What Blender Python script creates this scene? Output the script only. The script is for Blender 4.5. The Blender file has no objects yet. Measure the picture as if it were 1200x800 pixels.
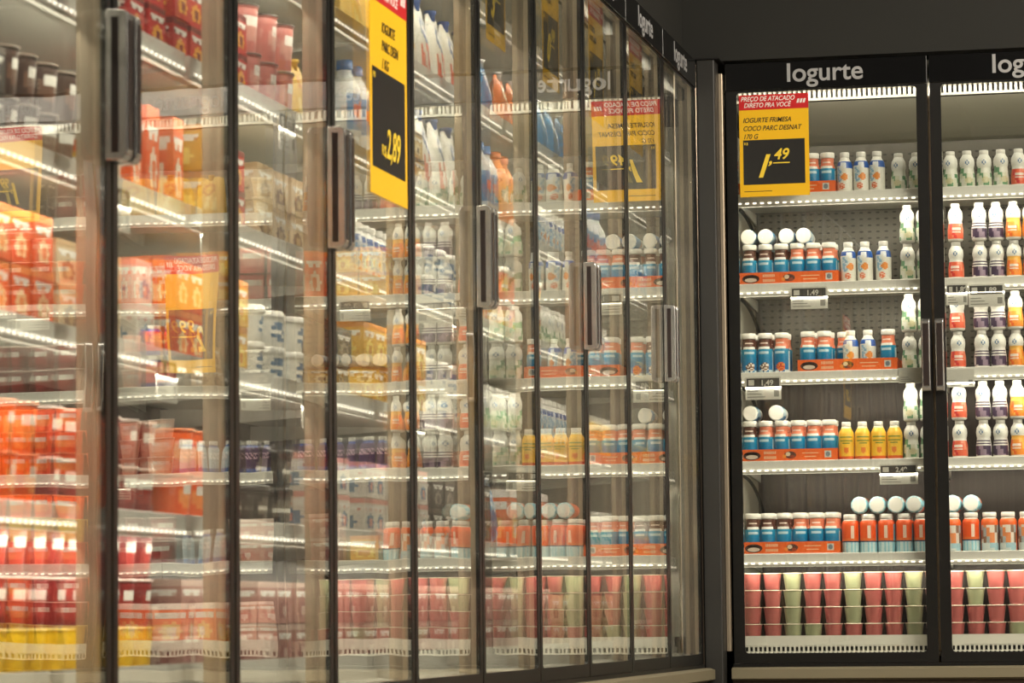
import bpy, math, random
from mathutils import Vector, Matrix
R = math.radians
C = bpy.context.scene.collection
sc = bpy.context.scene
rnd = random.Random(7)

# ------------------------------------------------------------------ camera
CAM = (1.6955, -10.869, 0.1665)
yaw, pit, rol = R(12.1117), R(4.66535), R(-0.59873)
fwd = Vector((-math.sin(yaw)*math.cos(pit), math.cos(yaw)*math.cos(pit), math.sin(pit)))
rgt = Vector((math.cos(yaw), math.sin(yaw), 0)); up = rgt.cross(fwd)
Rr = rgt*math.cos(rol) + up*math.sin(rol); Uu = -rgt*math.sin(rol) + up*math.cos(rol)
cd = bpy.data.cameras.new('camera'); cam = bpy.data.objects.new('camera', cd); C.objects.link(cam)
m = Matrix((Rr, Uu, -fwd)).transposed().to_4x4(); m.translation = Vector(CAM); cam.matrix_world = m
cd.sensor_width = 36; cd.lens = 3921.3*36/1200; cd.clip_start = .05; cd.clip_end = 100
cd.dof.use_dof = True; cd.dof.focus_distance = 11.1; cd.dof.aperture_fstop = 11
sc.camera = cam
# ------------------------------------------------------------------ light and exposure
sc.view_settings.view_transform = 'Standard'; sc.view_settings.look = 'None'
sc.view_settings.gamma = 1; sc.view_settings.use_curve_mapping = False
sc.view_settings.exposure = 0.5
sc.cycles.transparent_max_bounces = 32; sc.cycles.max_bounces = 12
sc.cycles.glossy_bounces = 8; sc.cycles.diffuse_bounces = 3
sc.cycles.sample_clamp_indirect = 4
sc.cycles.caustics_reflective = False; sc.cycles.caustics_refractive = False
w = bpy.data.worlds.new('world'); sc.world = w; w.use_nodes = True
w.node_tree.nodes['Background'].inputs[0].default_value = (1, .93, .82, 1)
w.node_tree.nodes['Background'].inputs[1].default_value = .03
LED_W = 1.75          # watts of one shelf LED strip
LED_COL = (1.0, .91, .73)
def area(name, loc, direction, sx, sy, power, col, xdir=None):
    l = bpy.data.lights.new(name, 'AREA'); l.shape = 'RECTANGLE'; l.size = sx; l.size_y = sy
    l.energy = power; l.color = col
    o = bpy.data.objects.new(name, l); C.objects.link(o)
    z = -Vector(direction).normalized(); x = Vector(xdir or (1, 0, 0)); x = (x - z*x.dot(z)).normalized(); y = z.cross(x)
    mm = Matrix((x, y, z)).transposed().to_4x4(); mm.translation = Vector(loc); o.matrix_world = mm
    return o
area('aisle_ceiling_lamp', (3.0, -3.2, 3.35), (-.45, .45, -1), 4.5, .3, 215, (1, .90, .74))
area('aisle_ceiling_lamp', (3.0, -6.2, 3.35), (-.45, .6, -1), 4.5, .3, 215, (1, .90, .74))

# ------------------------------------------------------------------ materials
def s2l(c):
    return tuple(((v/255)/12.92 if v/255 <= .04045 else ((v/255+.055)/1.055)**2.4) for v in c)
MATS = {}
def mat(name, rgb, rough=.5, metal=0, emit=0, noise=0, spec=.5, bump=0):
    if name in MATS: return MATS[name]
    M = bpy.data.materials.new(name); M.use_nodes = True; nt = M.node_tree; b = nt.nodes['Principled BSDF']
    col = s2l(rgb)
    b.inputs['Base Color'].default_value = (*col, 1); b.inputs['Roughness'].default_value = rough
    b.inputs['Metallic'].default_value = metal; b.inputs['Specular IOR Level'].default_value = spec
    if noise:
        tc = nt.nodes.new('ShaderNodeTexCoord'); n = nt.nodes.new('ShaderNodeTexNoise'); n.inputs['Scale'].default_value = 9
        n.inputs['Detail'].default_value = 4
        mp = nt.nodes.new('ShaderNodeMapRange'); mp.inputs[3].default_value = 1-noise; mp.inputs[4].default_value = 1+noise*.4
        mx = nt.nodes.new('ShaderNodeVectorMath'); mx.operation = 'SCALE'; mx.inputs[0].default_value = col
        nt.links.new(tc.outputs['Object'], n.inputs['Vector']); nt.links.new(n.outputs['Fac'], mp.inputs[0])
        nt.links.new(mp.outputs[0], mx.inputs['Scale']); nt.links.new(mx.outputs[0], b.inputs['Base Color'])
    if bump:
        n2 = nt.nodes.new('ShaderNodeTexNoise'); n2.inputs['Scale'].default_value = 45
        tc2 = nt.nodes.new('ShaderNodeTexCoord'); bp = nt.nodes.new('ShaderNodeBump'); bp.inputs['Strength'].default_value = bump
        nt.links.new(tc2.outputs['Object'], n2.inputs['Vector']); nt.links.new(n2.outputs['Fac'], bp.inputs['Height'])
        nt.links.new(bp.outputs[0], b.inputs['Normal'])
    if emit:
        b.inputs['Emission Color'].default_value = (*col, 1); b.inputs['Emission Strength'].default_value = emit
        M.cycles.emission_sampling = 'NONE'
    MATS[name] = M; return M
def painted(name, rough):
    M = bpy.data.materials.new(name); M.use_nodes = True; nt = M.node_tree; b = nt.nodes['Principled BSDF']
    a = nt.nodes.new('ShaderNodeAttribute'); a.attribute_name = 'paint'
    nt.links.new(a.outputs['Color'], b.inputs['Base Color']); b.inputs['Roughness'].default_value = rough
    MATS[name] = M; return M
printed = painted('printed_sleeve', .35); card = painted('printed_card', .6); paper = painted('printed_paper', .7)
white_enamel = mat('white_enamel', (232, 230, 222), .35)
grey_enamel = mat('grey_enamel', (166, 163, 150), .4)
rail_white = mat('rail_white', (248, 247, 241), .3)
black_frame = mat('black_frame', (15, 14, 13), .35)
black_band = mat('black_glass_band', (12, 12, 13), .2)
tan_metal = mat('warm_aluminium', (196, 180, 158), .38, .75)
alu = mat('aluminium', (205, 203, 200), .25, .9)
chrome = mat('chrome_strip', (190, 188, 185), .12, 1)
dark_post = mat('dark_post', (38, 37, 35), .5)
wall_m = mat('charcoal_wall', (30, 30, 27), .8, noise=.08)
bumper_m = mat('beige_bumper', (128, 120, 98), .45)
kick_m = mat('brown_kickplate', (72, 58, 48), .4, .4)
floor_m = mat('polished_floor', (150, 142, 130), .3, noise=.15)
cap_white = mat('white_cap', (240, 238, 232), .4)
cable_m = mat('black_cable', (22, 22, 22), .5)
led_m = mat('led_bead', (255, 244, 225), .4, emit=1.9)
dark_gap = mat('dark_slot', (60, 54, 48), .7)
lettering = mat('silver_lettering', (164, 164, 166), .5)
text_dark = mat('black_print', (22, 20, 18), .6)
text_yellow = mat('yellow_print', (250, 214, 60), .6)
text_white = mat('white_print', (245, 238, 232), .6)
poster_y = mat('yellow_card', (244, 190, 16), .5)
poster_r = mat('red_print', (200, 24, 30), .5)
poster_k = mat('black_card_print', (20, 18, 16), .5)
tag_w = mat('tag_white', (228, 226, 218), .5)
tag_g = mat('tag_grey', (70, 68, 66), .5)

# perforated steel back panel: hole pattern is part of the panel
def perforated():
    M = bpy.data.materials.new('perforated_steel'); M.use_nodes = True; nt = M.node_tree; L = nt.links
    b = nt.nodes['Principled BSDF']; tc = nt.nodes.new('ShaderNodeTexCoord'); sp = nt.nodes.new('ShaderNodeSeparateXYZ')
    L.new(tc.outputs['Object'], sp.inputs[0])
    def mth(op, a, bb=None, cc=None):
        n = nt.nodes.new('ShaderNodeMath'); n.operation = op
        for i, v in enumerate((a, bb, cc)):
            if v is None: continue
            if isinstance(v, (int, float)): n.inputs[i].default_value = v
            else: L.new(v, n.inputs[i])
        return n.outputs[0]
    fx = mth('SUBTRACT', mth('FRACT', mth('DIVIDE', sp.outputs['X'], .0285)), .5)
    fz = mth('SUBTRACT', mth('FRACT', mth('DIVIDE', sp.outputs['Z'], .022)), .5)
    d = mth('ADD', mth('POWER', mth('MULTIPLY', mth('ABSOLUTE', fx), 4.2), 2), mth('POWER', mth('MULTIPLY', mth('ABSOLUTE', fz), 7), 2))
    hole = mth('LESS_THAN', d, 1.0)
    rng = mth('MULTIPLY', mth('GREATER_THAN', sp.outputs['Z'], 1.0), mth('LESS_THAN', sp.outputs['Z'], 1.74))
    hole = mth('MULTIPLY', hole, rng)
    mix = nt.nodes.new('ShaderNodeMix'); mix.data_type = 'RGBA'
    L.new(hole, mix.inputs[0]); mix.inputs[6].default_value = (*s2l((98, 94, 86)), 1); mix.inputs[7].default_value = (*s2l((50, 46, 41)), 1)
    # the lower plates are a darker brown steel with faint vertical brushing
    wv = nt.nodes.new('ShaderNodeTexNoise'); mp = nt.nodes.new('ShaderNodeMapping'); mp.inputs['Scale'].default_value = (60, 1, .6)
    L.new(tc.outputs['Object'], mp.inputs[0]); L.new(mp.outputs[0], wv.inputs[0]); wv.inputs['Scale'].default_value = 1.5
    low = nt.nodes.new('ShaderNodeMix'); low.data_type = 'RGBA'; L.new(wv.outputs['Fac'], low.inputs[0])
    low.inputs[6].default_value = (*s2l((58, 50, 46)), 1); low.inputs[7].default_value = (*s2l((76, 67, 62)), 1)
    sel = nt.nodes.new('ShaderNodeMix'); sel.data_type = 'RGBA'; L.new(mth('LESS_THAN', sp.outputs['Z'], .985), sel.inputs[0])
    L.new(mix.outputs[2], sel.inputs[6]); L.new(low.outputs[2], sel.inputs[7])
    L.new(sel.outputs[2], b.inputs['Base Color']); b.inputs['Roughness'].default_value = .3; b.inputs['Metallic'].default_value = .35
    return M
perf = perforated()

# architectural double glazing: each face is one pane that reflects by angle of view
def glazing():
    M = bpy.data.materials.new('glazing'); M.use_nodes = True; nt = M.node_tree; L = nt.links; nt.nodes.clear()
    out = nt.nodes.new('ShaderNodeOutputMaterial'); lw = nt.nodes.new('ShaderNodeLayerWeight'); lw.inputs['Blend'].default_value = .5
    def mth(op, a, bb=None):
        n = nt.nodes.new('ShaderNodeMath'); n.operation = op
        for i, v in enumerate((a, bb)):
            if v is None: continue
            if isinstance(v, (int, float)): n.inputs[i].default_value = v
            else: L.new(v, n.inputs[i])
        return n.outputs[0]
    F = mth('ADD', mth('MULTIPLY', mth('POWER', lw.outputs['Facing'], 5.0), .945), .055)
    Rp = mth('DIVIDE', mth('MULTIPLY', F, 2), mth('ADD', F, 1))
    tr = nt.nodes.new('ShaderNodeBsdfTransparent'); tr.inputs[0].default_value = (.965, .975, .955, 1)
    gl = nt.nodes.new('ShaderNodeBsdfGlossy'); gl.inputs['Roughness'].default_value = .0; gl.inputs[0].default_value = (.97, .97, .95, 1)
    tc = nt.nodes.new('ShaderNodeTexCoord'); nz = nt.nodes.new('ShaderNodeTexNoise'); nz.inputs['Scale'].default_value = 3.0; nz.inputs['Detail'].default_value = 1
    bp = nt.nodes.new('ShaderNodeBump'); bp.inputs['Strength'].default_value = .035; bp.inputs['Distance'].default_value = .02
    L.new(tc.outputs['Object'], nz.inputs[0]); L.new(nz.outputs['Fac'], bp.inputs['Height']); L.new(bp.outputs[0], gl.inputs['Normal'])
    mx = nt.nodes.new('ShaderNodeMixShader'); L.new(Rp, mx.inputs[0]); L.new(tr.outputs[0], mx.inputs[1]); L.new(gl.outputs[0], mx.inputs[2])
    L.new(mx.outputs[0], out.inputs[0]); return M
glass = glazing()

# ------------------------------------------------------------------ mesh helpers
class MB:
    def __init__(s): s.v = []; s.f = []; s.c = []
    def quad(s, a, b, c, d, col=None):
        i = len(s.v); s.v += [a, b, c, d]; s.f.append((i, i+1, i+2, i+3)); s.c.append(col)
    def box(s, x0, x1, y0, y1, z0, z1, col=None):
        i = len(s.v)
        s.v += [(x0,y0,z0),(x1,y0,z0),(x1,y1,z0),(x0,y1,z0),(x0,y0,z1),(x1,y0,z1),(x1,y1,z1),(x0,y1,z1)]
        for f in ((0,3,2,1),(4,5,6,7),(0,1,5,4),(1,2,6,5),(2,3,7,6),(3,0,4,7)):
            s.f.append(tuple(i+k for k in f)); s.c.append(col)
        return s
    def prof(s, pts, x0, x1, col=None):   # closed (y,z) outline swept along x
        n = len(pts); i = len(s.v)
        s.v += [(x0, y, z) for y, z in pts] + [(x1, y, z) for y, z in pts]
        for k in range(n):
            j = (k+1) % n; s.f.append((i+k, i+j, i+n+j, i+n+k)); s.c.append(col)
        s.f.append(tuple(i+k for k in range(n))[::-1]); s.f.append(tuple(i+n+k for k in range(n))); s.c += [col, col]
        return s
    def lathe(s, pts, seg=24, paint=None, c=(0,0,0), sx=1, sy=1):
        i = len(s.v)
        for r, z in pts:
            for k in range(seg):
                a = 2*math.pi*(k+.5)/seg
                s.v.append((c[0]+r*math.cos(a)*sx, c[1]+r*math.sin(a)*sy, c[2]+z))
        for q in range(len(pts)-1):
            for k in range(seg):
                j = (k+1) % seg
                s.f.append((i+q*seg+k, i+q*seg+j, i+(q+1)*seg+j, i+(q+1)*seg+k))
                if paint:
                    th = 2*math.pi*(k+1)/seg + math.pi/2      # 0 = front (-y)
                    th = (th+math.pi) % (2*math.pi) - math.pi
                    s.c.append(paint(th, (pts[q][1]+pts[q+1][1])/2))
                else: s.c.append(None)
        s.f.append(tuple(i+k for k in range(seg))[::-1]); s.c.append((238,236,230) if paint else None)
        t = i+(len(pts)-1)*seg; s.f.append(tuple(t+k for k in range(seg))); s.c.append((238,236,230) if paint else None)
        return s
    def mesh(s, name, m, smooth=False):
        me = bpy.data.meshes.new(name); me.from_pydata(s.v, [], s.f); me.materials.append(m)
        if any(c is not None for c in s.c):
            at = me.color_attributes.new('paint', 'FLOAT_COLOR', 'CORNER'); data = []
            for p, c in zip(me.polygons, s.c):
                l = s2l(c or (238,236,230)); data += [l[0], l[1], l[2], 1.0]*p.loop_total
            at.data.foreach_set('color', data)
        if smooth:
            me.polygons.foreach_set('use_smooth', [len(p.vertices) == 4 for p in me.polygons])
        me.update(); return me
    def obj(s, name, m, parent=None, smooth=False, bevel=0):
        o = bpy.data.objects.new(name, s.mesh(name, m, smooth)); C.objects.link(o)
        if parent: o.parent = parent
        if bevel:
            b = o.modifiers.new('bevel', 'BEVEL'); b.width = bevel; b.segments = 2; b.limit_method = 'ANGLE'
        return o
def tag(o, label=None, cat=None, group=None, kind=None):
    if label: o['label'] = label
    if cat: o['category'] = cat
    if group: o['group'] = group
    if kind: o['kind'] = kind
    return o
def empty(name, loc=(0,0,0), rz=0):
    o = bpy.data.objects.new(name, None); C.objects.link(o); o.location = loc; o.rotation_euler.z = rz; o.empty_display_size = .05; return o
def tube(name, pts, r, m, parent=None):
    cu = bpy.data.curves.new(name, 'CURVE'); cu.dimensions = '3D'; cu.bevel_depth = r; cu.bevel_resolution = 3
    sp = cu.splines.new('NURBS'); sp.points.add(len(pts)-1)
    for p, q in zip(sp.points, pts): p.co = (*q, 1)
    sp.use_endpoint_u = True; sp.order_u = 3; cu.resolution_u = 8
    t = bpy.data.objects.new(name, cu); me = bpy.data.meshes.new_from_object(t); bpy.data.objects.remove(t)
    me.materials.clear(); me.materials.append(m)
    me.polygons.foreach_set('use_smooth', [True]*len(me.polygons))
    o = bpy.data.objects.new(name, me); C.objects.link(o)
    if parent: o.parent = parent
    return o
def text(name, body, size, loc, m, parent, shear=0, bold=0, align='LEFT', ext=.0003, sx=1, space=1):
    cu = bpy.data.curves.new(name, 'FONT'); cu.body = body; cu.size = size; cu.shear = shear; cu.offset = bold
    cu.extrude = ext; cu.align_x = align; cu.align_y = 'BOTTOM_BASELINE'; cu.space_character = space
    t = bpy.data.objects.new(name, cu); me = bpy.data.meshes.new_from_object(t); bpy.data.objects.remove(t)
    me.materials.clear(); me.materials.append(m)
    o = bpy.data.objects.new(name, me); C.objects.link(o); o.parent = parent
    o.location = loc; o.rotation_euler.x = math.pi/2; o.scale.x = sx
    return o

# ------------------------------------------------------------------ the setting
FZ = -.26
def struct(name, mb, m, kind='structure'): return tag(mb.obj(name, m), kind=kind)
struct('floor', MB().box(-.75, 6, -13, 1.0, FZ-.1, FZ), floor_m)
struct('wall_back', MB().box(-.85, 6, .70, .85, FZ, 3.6), wall_m)
struct('wall_left', MB().box(-.85, -.70, -13, .70, FZ, 3.6), wall_m)
struct('ceiling', MB().box(-.75, 6, -13, .9, 3.6, 3.7), mat('dark_ceiling', (70, 70, 66), .8))
# soffit boxed in over both cooler runs
struct('trim_1', MB().box(-.66, 5.2, -.0, .69, 1.985, 3.59), wall_m)
struct('trim_2', MB().box(-.69, -.03, -12.5, -.12, 1.985, 3.59), wall_m)
# corner post between the runs
post = tag(empty('corner_post', (0, 0, FZ)), 'dark grey corner post with chrome edge between the two cooler runs', 'post')
MB().box(.012, .072, -.098, -.012, 0, 1.975-FZ).obj('post_body', dark_post, post, bevel=.004)
MB().box(-.008, .011, -.094, -.03, 0, 1.965-FZ).obj('edge_strip', mat('brown_edge_strip', (98, 88, 78), .2, .8), post, bevel=.003)
MB().box(.0725, .0865, -.022, .02, .30, 1.94-FZ).obj('seal_strip', tan_metal, post, bevel=.002)
MB().box(-.04, .0865, -.098, .03, 1.976-FZ, 1.981-FZ).obj('post_cap', black_frame, post)

# ------------------------------------------------------------------ coolers
ZB, ZGB, ZG, ZT = 0.0, .033, 1.8804, 1.9728
DEPTH = .55
ORD = ['first','second','third','fourth','fifth','sixth','seventh','eighth','ninth','tenth','eleventh','twelfth','thirteenth','fourteenth','fifteenth','sixteenth','seventeenth','eighteenth','nineteenth','twentieth']
LM = {}
def letters(): 
    return LM.setdefault('iog', None)
def cooler(loc, rz, W, label, sides, lights_axis, fw, head=(True, True)):
    """two-door reach-in cooler unit; local x along the run, local y into the cabinet"""
    u = tag(empty('display_cooler', loc, rz), label, 'cooler', 'glass door yogurt coolers')
    T = 2*W
    MB().box(.002, T-.002, DEPTH, DEPTH+.02, .06, 1.80).obj('back_panel', perf, u)
    # curved air duct under the canopy
    pts = [(DEPTH+.02, 1.76), (DEPTH, 1.765), (.51, 1.772), (.46, 1.788), (.40, 1.812), (.33, 1.838), (.26, 1.862), (.20, 1.882), (.14, 1.900), (.087, 1.913), (.085, 1.972), (DEPTH+.02, 1.972)]
    MB().prof(pts, .002, T-.002).obj('air_duct', grey_enamel, u)
    # honeycomb air outlet
    g = MB(); n = int(T/.0165)
    g.box(.004, T-.004, .052, .060, 1.892, 1.905); g.box(.004, T-.004, .052, .060, 1.848, 1.856)
    for i in range(n):
        x = .006+i*.0165; g.box(x, x+.0085, .052, .084, 1.8565, 1.8915)
    g.obj('air_outlet', white_enamel, u)
    MB().box(.004, T-.004, .0845, .0865, 1.848, 1.905).obj('outlet_backing', dark_gap, u)
    # deck, lip and return grille
    MB().prof([(.085, .052), (.085, .0885), (.093, .0885), (.093, .0715), (DEPTH-.001, .0715), (DEPTH-.001, .052)], .002, T-.002).obj('deck', white_enamel, u)
    g = MB(); g.box(.004, T-.004, .032, .0845, .020, .030)
    n = int(T/.015)
    for i in range(n):
        x = .008+i*.015; g.box(x, x+.006, .034, .083, .031, .0345)
        g.box(x, x+.006, .076, .0835, .0345, .056)
    g.box(.004, T-.004, .054, .058, .0350, .038); g.box(.004, T-.004, .080, .084, .0565, .0575)
    g.obj('return_grille', white_enamel, u)
    MB().box(.004, T-.004, .077, .0845, .0, .0195).obj('grille_backing', dark_gap, u)
    for sx in sides:
        x0 = .002 if sx == 0 else T-.014
        MB().box(x0, x0+.012, .03, DEPTH-.001, .0895, 1.755).obj('side_panel', grey_enamel, u)
    # base: bumper rail and kick plate
    MB().prof([(-.03, -.012), (-.046, -.018), (-.046, -.048), (-.03, -.054), (.50, -.054), (.50, -.012)], 0, T).obj('bumper_rail', bumper_m, u)
    MB().box(0, T, -.020, .50, FZ-loc[2]+.001, -.055).obj('kick_plate', kick_m, u)
    MB().box(0, T, -.012, .50, -.0115, -.001).obj('sill', black_frame, u)
    MB().box(0, T, .088, DEPTH+.03, 1.9735, 1.979).obj('canopy', black_frame, u)
    # header band with lettering
    hb = MB()
    for k in range(2): hb.box(k*W+.003, (k+1)*W-.003, -.012, .028, ZG+.001, ZT)
    hb = hb.obj('header_band', black_band, u, bevel=.002)
    for k in range(2):
        if head[k]:
            if LM.get('iog'):
                o = bpy.data.objects.new('lettering', LM['iog']); C.objects.link(o); o.parent = hb; o.rotation_euler.x = math.pi/2
            else:
                o = text('lettering', 'Iogurte', .0865, (0, 0, 0), lettering, hb, bold=.0012); LM['iog'] = o.data
                d = o.data; xs = [v.co.x for v in d.vertices]; wd = max(xs)-min(xs); x0 = min(xs)
                for v in d.vertices: v.co.x = (v.co.x-x0)*.25/wd
            o.location = (k*W+.2095, -.0128, 1.905)
    # mullion posts seen behind the seals
    for k, x in enumerate((0, W, T)):
        a, b = (x-.018, x+.018)
        if k == 0: a = .0005
        if k == 2: b = T-.0005
        MB().box(a, b, .0245, .046, .0345, 1.84).obj('mullion', tan_metal, u, bevel=.002)
    # doors
    for k in range(2):
        x0, x1 = k*W+.004, (k+1)*W-.004
        f = MB()
        f.box(x0, x0+fw, -.0075, .002, ZB, ZG); f.box(x1-fw, x1, -.0075, .002, ZB, ZG)
        f.box(x0+fw, x1-fw, -.0075, .002, ZB, ZGB); f.box(x0+fw, x1-fw, -.0075, .002, ZG-.006, ZG)
        # rounded inner corners
        for cx, sx in ((x0+fw, 1), (x1-fw, -1)):
            for cz, sz in ((ZGB, 1), (ZG-.006, -1)):
                r = .012
                arc = [(cx+sx*(r-r*math.cos(t)), cz+sz*(r-r*math.sin(t))) for t in (0, .4, .8, 1.2, math.pi/2)]
                ii = len(f.v); pl = [(cx, cz)]+arc
                f.v += [(px, -.0073, pz) for px, pz in pl]+[(px, .0018, pz) for px, pz in pl]; nn = len(pl)
                f.f.append(tuple(ii+q for q in range(nn))); f.f.append(tuple(ii+nn+q for q in range(nn))); f.c += [None, None]
                for q in range(nn):
                    jq = (q+1) % nn; f.f.append((ii+q, ii+jq, ii+nn+jq, ii+nn+q)); f.c.append(None)
        d = f.obj('glass_door', black_frame, u)
        fi = MB(); ih = min(fw, .028)
        fi.box(x0, x0+ih, .0023, .0225, ZB, ZG); fi.box(x1-ih, x1, .0023, .0225, ZB, ZG); fi.box(x0+ih, x1-ih, .0023, .0225, ZB, ZGB-.002); fi.box(x0+ih, x1-ih, .0023, .0225, ZG-.005, ZG)
        fi.obj('door_profile', tan_metal, d)
        MB().box(x0+fw+.0003, x1-fw-.0003, -.006, .008, ZGB+.0003, ZG-.0063).obj('pane', glass, d)
        hinge_left = (k == 0)
        hx = (x1-.018) if hinge_left else (x0+.018)
        h = MB(); pts_ = []
        for (cy, cz, a0) in ((-.032, .884, 180), (-.032, 1.096, 90)):
            for q in range(6):
                a = R(a0+(90-18*q) if a0 == 180 else 180-18*q)
                pts_.append((cy+.012*math.cos(a), cz+.012*math.sin(a)))
        pts_ = [(-.0079, .872)]+[(-.032-.012*math.sin(R(18*q)), .884-.012*math.cos(R(18*q))) for q in range(6)]+[(-.032-.012*math.cos(R(18*q)), 1.096+.012*math.sin(R(18*q))) for q in range(6)]+[(-.0079, 1.108)]
        h.prof(pts_, hx-.0132, hx+.0132)
        ho = h.obj('handle', alu, d, bevel=.002)
        gb = mat('brown_grip', (44, 34, 32), .35)
        MB().box(hx-.0090, hx+.0090, -.0452, -.0442, .889, 1.091).obj('grip_inlay', gb, ho)
        MB().box(hx-.0139, hx+.0139, -.030, -.018, .884, 1.096).obj('side_groove', gb, ho)
        hx2 = (x0+.01) if hinge_left else (x1-.01)
        for hz in (.0, ): MB().box(hx2-.008, hx2+.008, -.010, .0, -.0113, -.0003).obj('hinge', alu, d)
    return u
LEDS = []
def shelf(loc, rz, T, z, label, group, W):
    s = tag(empty('cooler_shelf', loc, rz), label, 'shelf', group)
    MB().prof([(.098, z-.006), (.098, z), (DEPTH-.003, z), (DEPTH-.003, z-.006), (.50, z-.010), (.11, z-.022), (.104, z-.022)], .0155, T-.0155).obj('shelf_plate', white_enamel, s)
    MB().prof([(.078, z-.040), (.076, z+.002), (.084, z+.004), (.096, z+.002), (.096, z-.028), (.088, z-.040)], .0155, T-.0155).obj('price_rail', rail_white, s, bevel=.0008)
    MB().prof([(.0725, z-.027), (.0755, z-.0235), (.0775, z-.0235), (.0775, z-.035), (.0745, z-.035), (.0725, z-.031)], .02, T-.02).obj('led_channel', rail_white, s)
    b = MB(); n = int((T-.05)/.025)
    for i in range(n):
        x = .028+i*.025; b.box(x, x+.011, .0705, .0723, z-.0315, z-.0265)
    b.obj('led_strip', led_m, s)
    for x in (.02, T/2, T-.024):
        MB().prof([(.12, z-.0225), (DEPTH-.004, z-.0105), (DEPTH-.004, z-.05), (DEPTH-.03, z-.048)], x, x+.004).obj('bracket', white_enamel, s)
    # the strip's light: aimed down and back under the rail
    p = Matrix.Rotation(rz, 4, 'Z') @ Vector((T/2, .0695, z-.046)); dr = Matrix.Rotation(rz, 4, 'Z') @ Vector((0, .62, -.78))
    xd = Matrix.Rotation(rz, 4, 'Z') @ Vector((1, 0, 0))
    area('led_strip_light', Vector(loc)+p, dr, T-.06, .008, LED_W, LED_COL, xd)
    return s
SH = ['top shelf', 'second shelf', 'third shelf', 'fourth shelf', 'fifth shelf']
BW, LW = .671, .65
BX0, LY0 = .0912, -.1016
ZBACK = [1.545, 1.246, .952, .659, .354]
ZLEFT = [1.668, 1.412, 1.150, .887, .622, .342]
for i in range(2):
    X = BX0+i*2*BW
    cooler((X, 0, 0), 0, BW, ['facing cooler beside the corner post, two glass doors headed in grey lettering', 'facing cooler at the right edge, beyond the second lettered door'][i], (0,) if i == 0 else (1,), None, .036)
    for k, z in enumerate(ZBACK):
        shelf((X, 0, 0), 0, 2*BW, z, 'white lit %s of the %s' % (SH[k], ['facing cooler beside the corner post', 'facing cooler at the right edge'][i]), 'shelves of the facing coolers', BW)
    p = Vector((X+BW, .034, 1.871)); area('outlet_fill_light', p, (0, .85, -.52), 2*BW-.06, .006, LED_W*.3, LED_COL)  # fill light added behind the header to brighten the air outlet
    area('canopy_back_light', Vector((X+BW, .0895, 1.846)), (0, .9, -.25), 2*BW-.06, .012, LED_W*.65, LED_COL)
lname = ['closest to the corner', 'second from the corner', 'third from the corner', 'fourth from the corner', 'nearest the viewer']
SHL = ['top shelf', 'second shelf', 'third shelf', 'fourth shelf', 'fifth shelf', 'sixth shelf']
for i in range(5):
    Y = LY0-(i+1)*2*LW
    cooler((0, Y, 0), R(90), LW, 'side cooler with two glass doors, %s' % lname[i], ((1,) if i == 0 else ()), None, .024, head=(i < 2, i < 2))
    for k, z in enumerate(ZLEFT):
        shelf((0, Y, 0), R(90), 2*LW, z, 'white lit %s of the side cooler %s' % (SHL[k], lname[i]), 'shelves of the side coolers', LW)
    area('outlet_fill_light', Vector((-.034, Y+LW, 1.871)), (-.85, 0, -.52), 2*LW-.06, .006, LED_W*.3, LED_COL, (0, 1, 0))  # same added fill, brightening the side coolers' air outlets
    area('canopy_back_light', Vector((-.0895, Y+LW, 1.846)), (-.9, 0, -.25), 2*LW-.06, .012, LED_W*.5, LED_COL, (0, 1, 0))

# ------------------------------------------------------------------ products
def hsh(a, b, s=0): return ((int(a*7919)+int(b*104729)+s*31337) * 2654435761 % 4294967296) / 4294967296
WHT = (240, 238, 232)
def blob(t, z, seed, ct=.5, cz=.011): return hsh(math.floor(t/ct)+17, math.floor(z/cz)+29, seed)
def dense(pts, n):  # resample profile for painting resolution
    out = [pts[0]]
    for (r0, z0), (r1, z1) in zip(pts, pts[1:]):
        k = max(1, round((z1-z0)/n))
        for i in range(1, k+1): out.append((r0+(r1-r0)*i/k, z0+(z1-z0)*i/k))
    return out
PROTO = {}
def parts_of(name, kind, lst):
    PROTO[name] = (kind, lst)
def P_stub(body, fruit, neckc):   # squat 170 g bottle
    def paint(t, z):
        f = abs(t) < 1.15
        if z > .088: return neckc if not (abs(t) < .7 and .098 < z < .104) else (246, 226, 214)
        if .080 < z <= .088: return WHT if abs(t) < .8 else neckc
        if z < .006: return WHT
        if .066 < z < .0735 and abs(t) < .75: return (196, 226, 240)
        if z < .044:
            dx = t*.026-.004; dz = z-.022
            if (dx*dx+dz*dz) < .015**2: return fruit[int(hsh(t*11, z*800, 5)*len(fruit))]
            if z < .014: return (225, 240, 245) if hsh(t*3, 1, 7) > .4 else body
        if 1.3 < t < 2.3 and z < .075: return (205, 228, 238)
        k = max(0, min(1, (z-.02)/.06)); g = (20, 170, 200)
        k = k*.6
        return tuple(body[i]*(1-k)+g[i]*k for i in range(3)) if abs(t) < 1.6 else (28, 120, 175)
    return paint
stub = [(.0220, 0), (.0255, .004), (.0262, .012), (.0262, .074), (.0252, .086), (.0222, .094), (.0212, .100), (.0212, .116)]
def cap(r, z0, z1): return MB().lathe([(r*.96, z0), (r, z0+.002), (r, z1-.003), (r*.93, z1)], 28)
def add_bottle(key, kind, prof, paint, cr, cz, extra=None):
    me = MB().lathe(dense(prof, .0042), 32, paint).mesh('bottle_body', printed, True)
    cm = cap(cr, cz[0], cz[1]).mesh('cap', cap_white, True)
    lst = [('bottle_body', me), ('cap', cm)]
    if extra: lst += extra
    parts_of(key, kind, lst)
add_bottle('coco', 'yogurt_bottle', stub, P_stub((14, 122, 186), [(90, 55, 35), (245, 235, 225), (140, 95, 60)], (92, 54, 42)), .0235, (.1165, .135))
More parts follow.
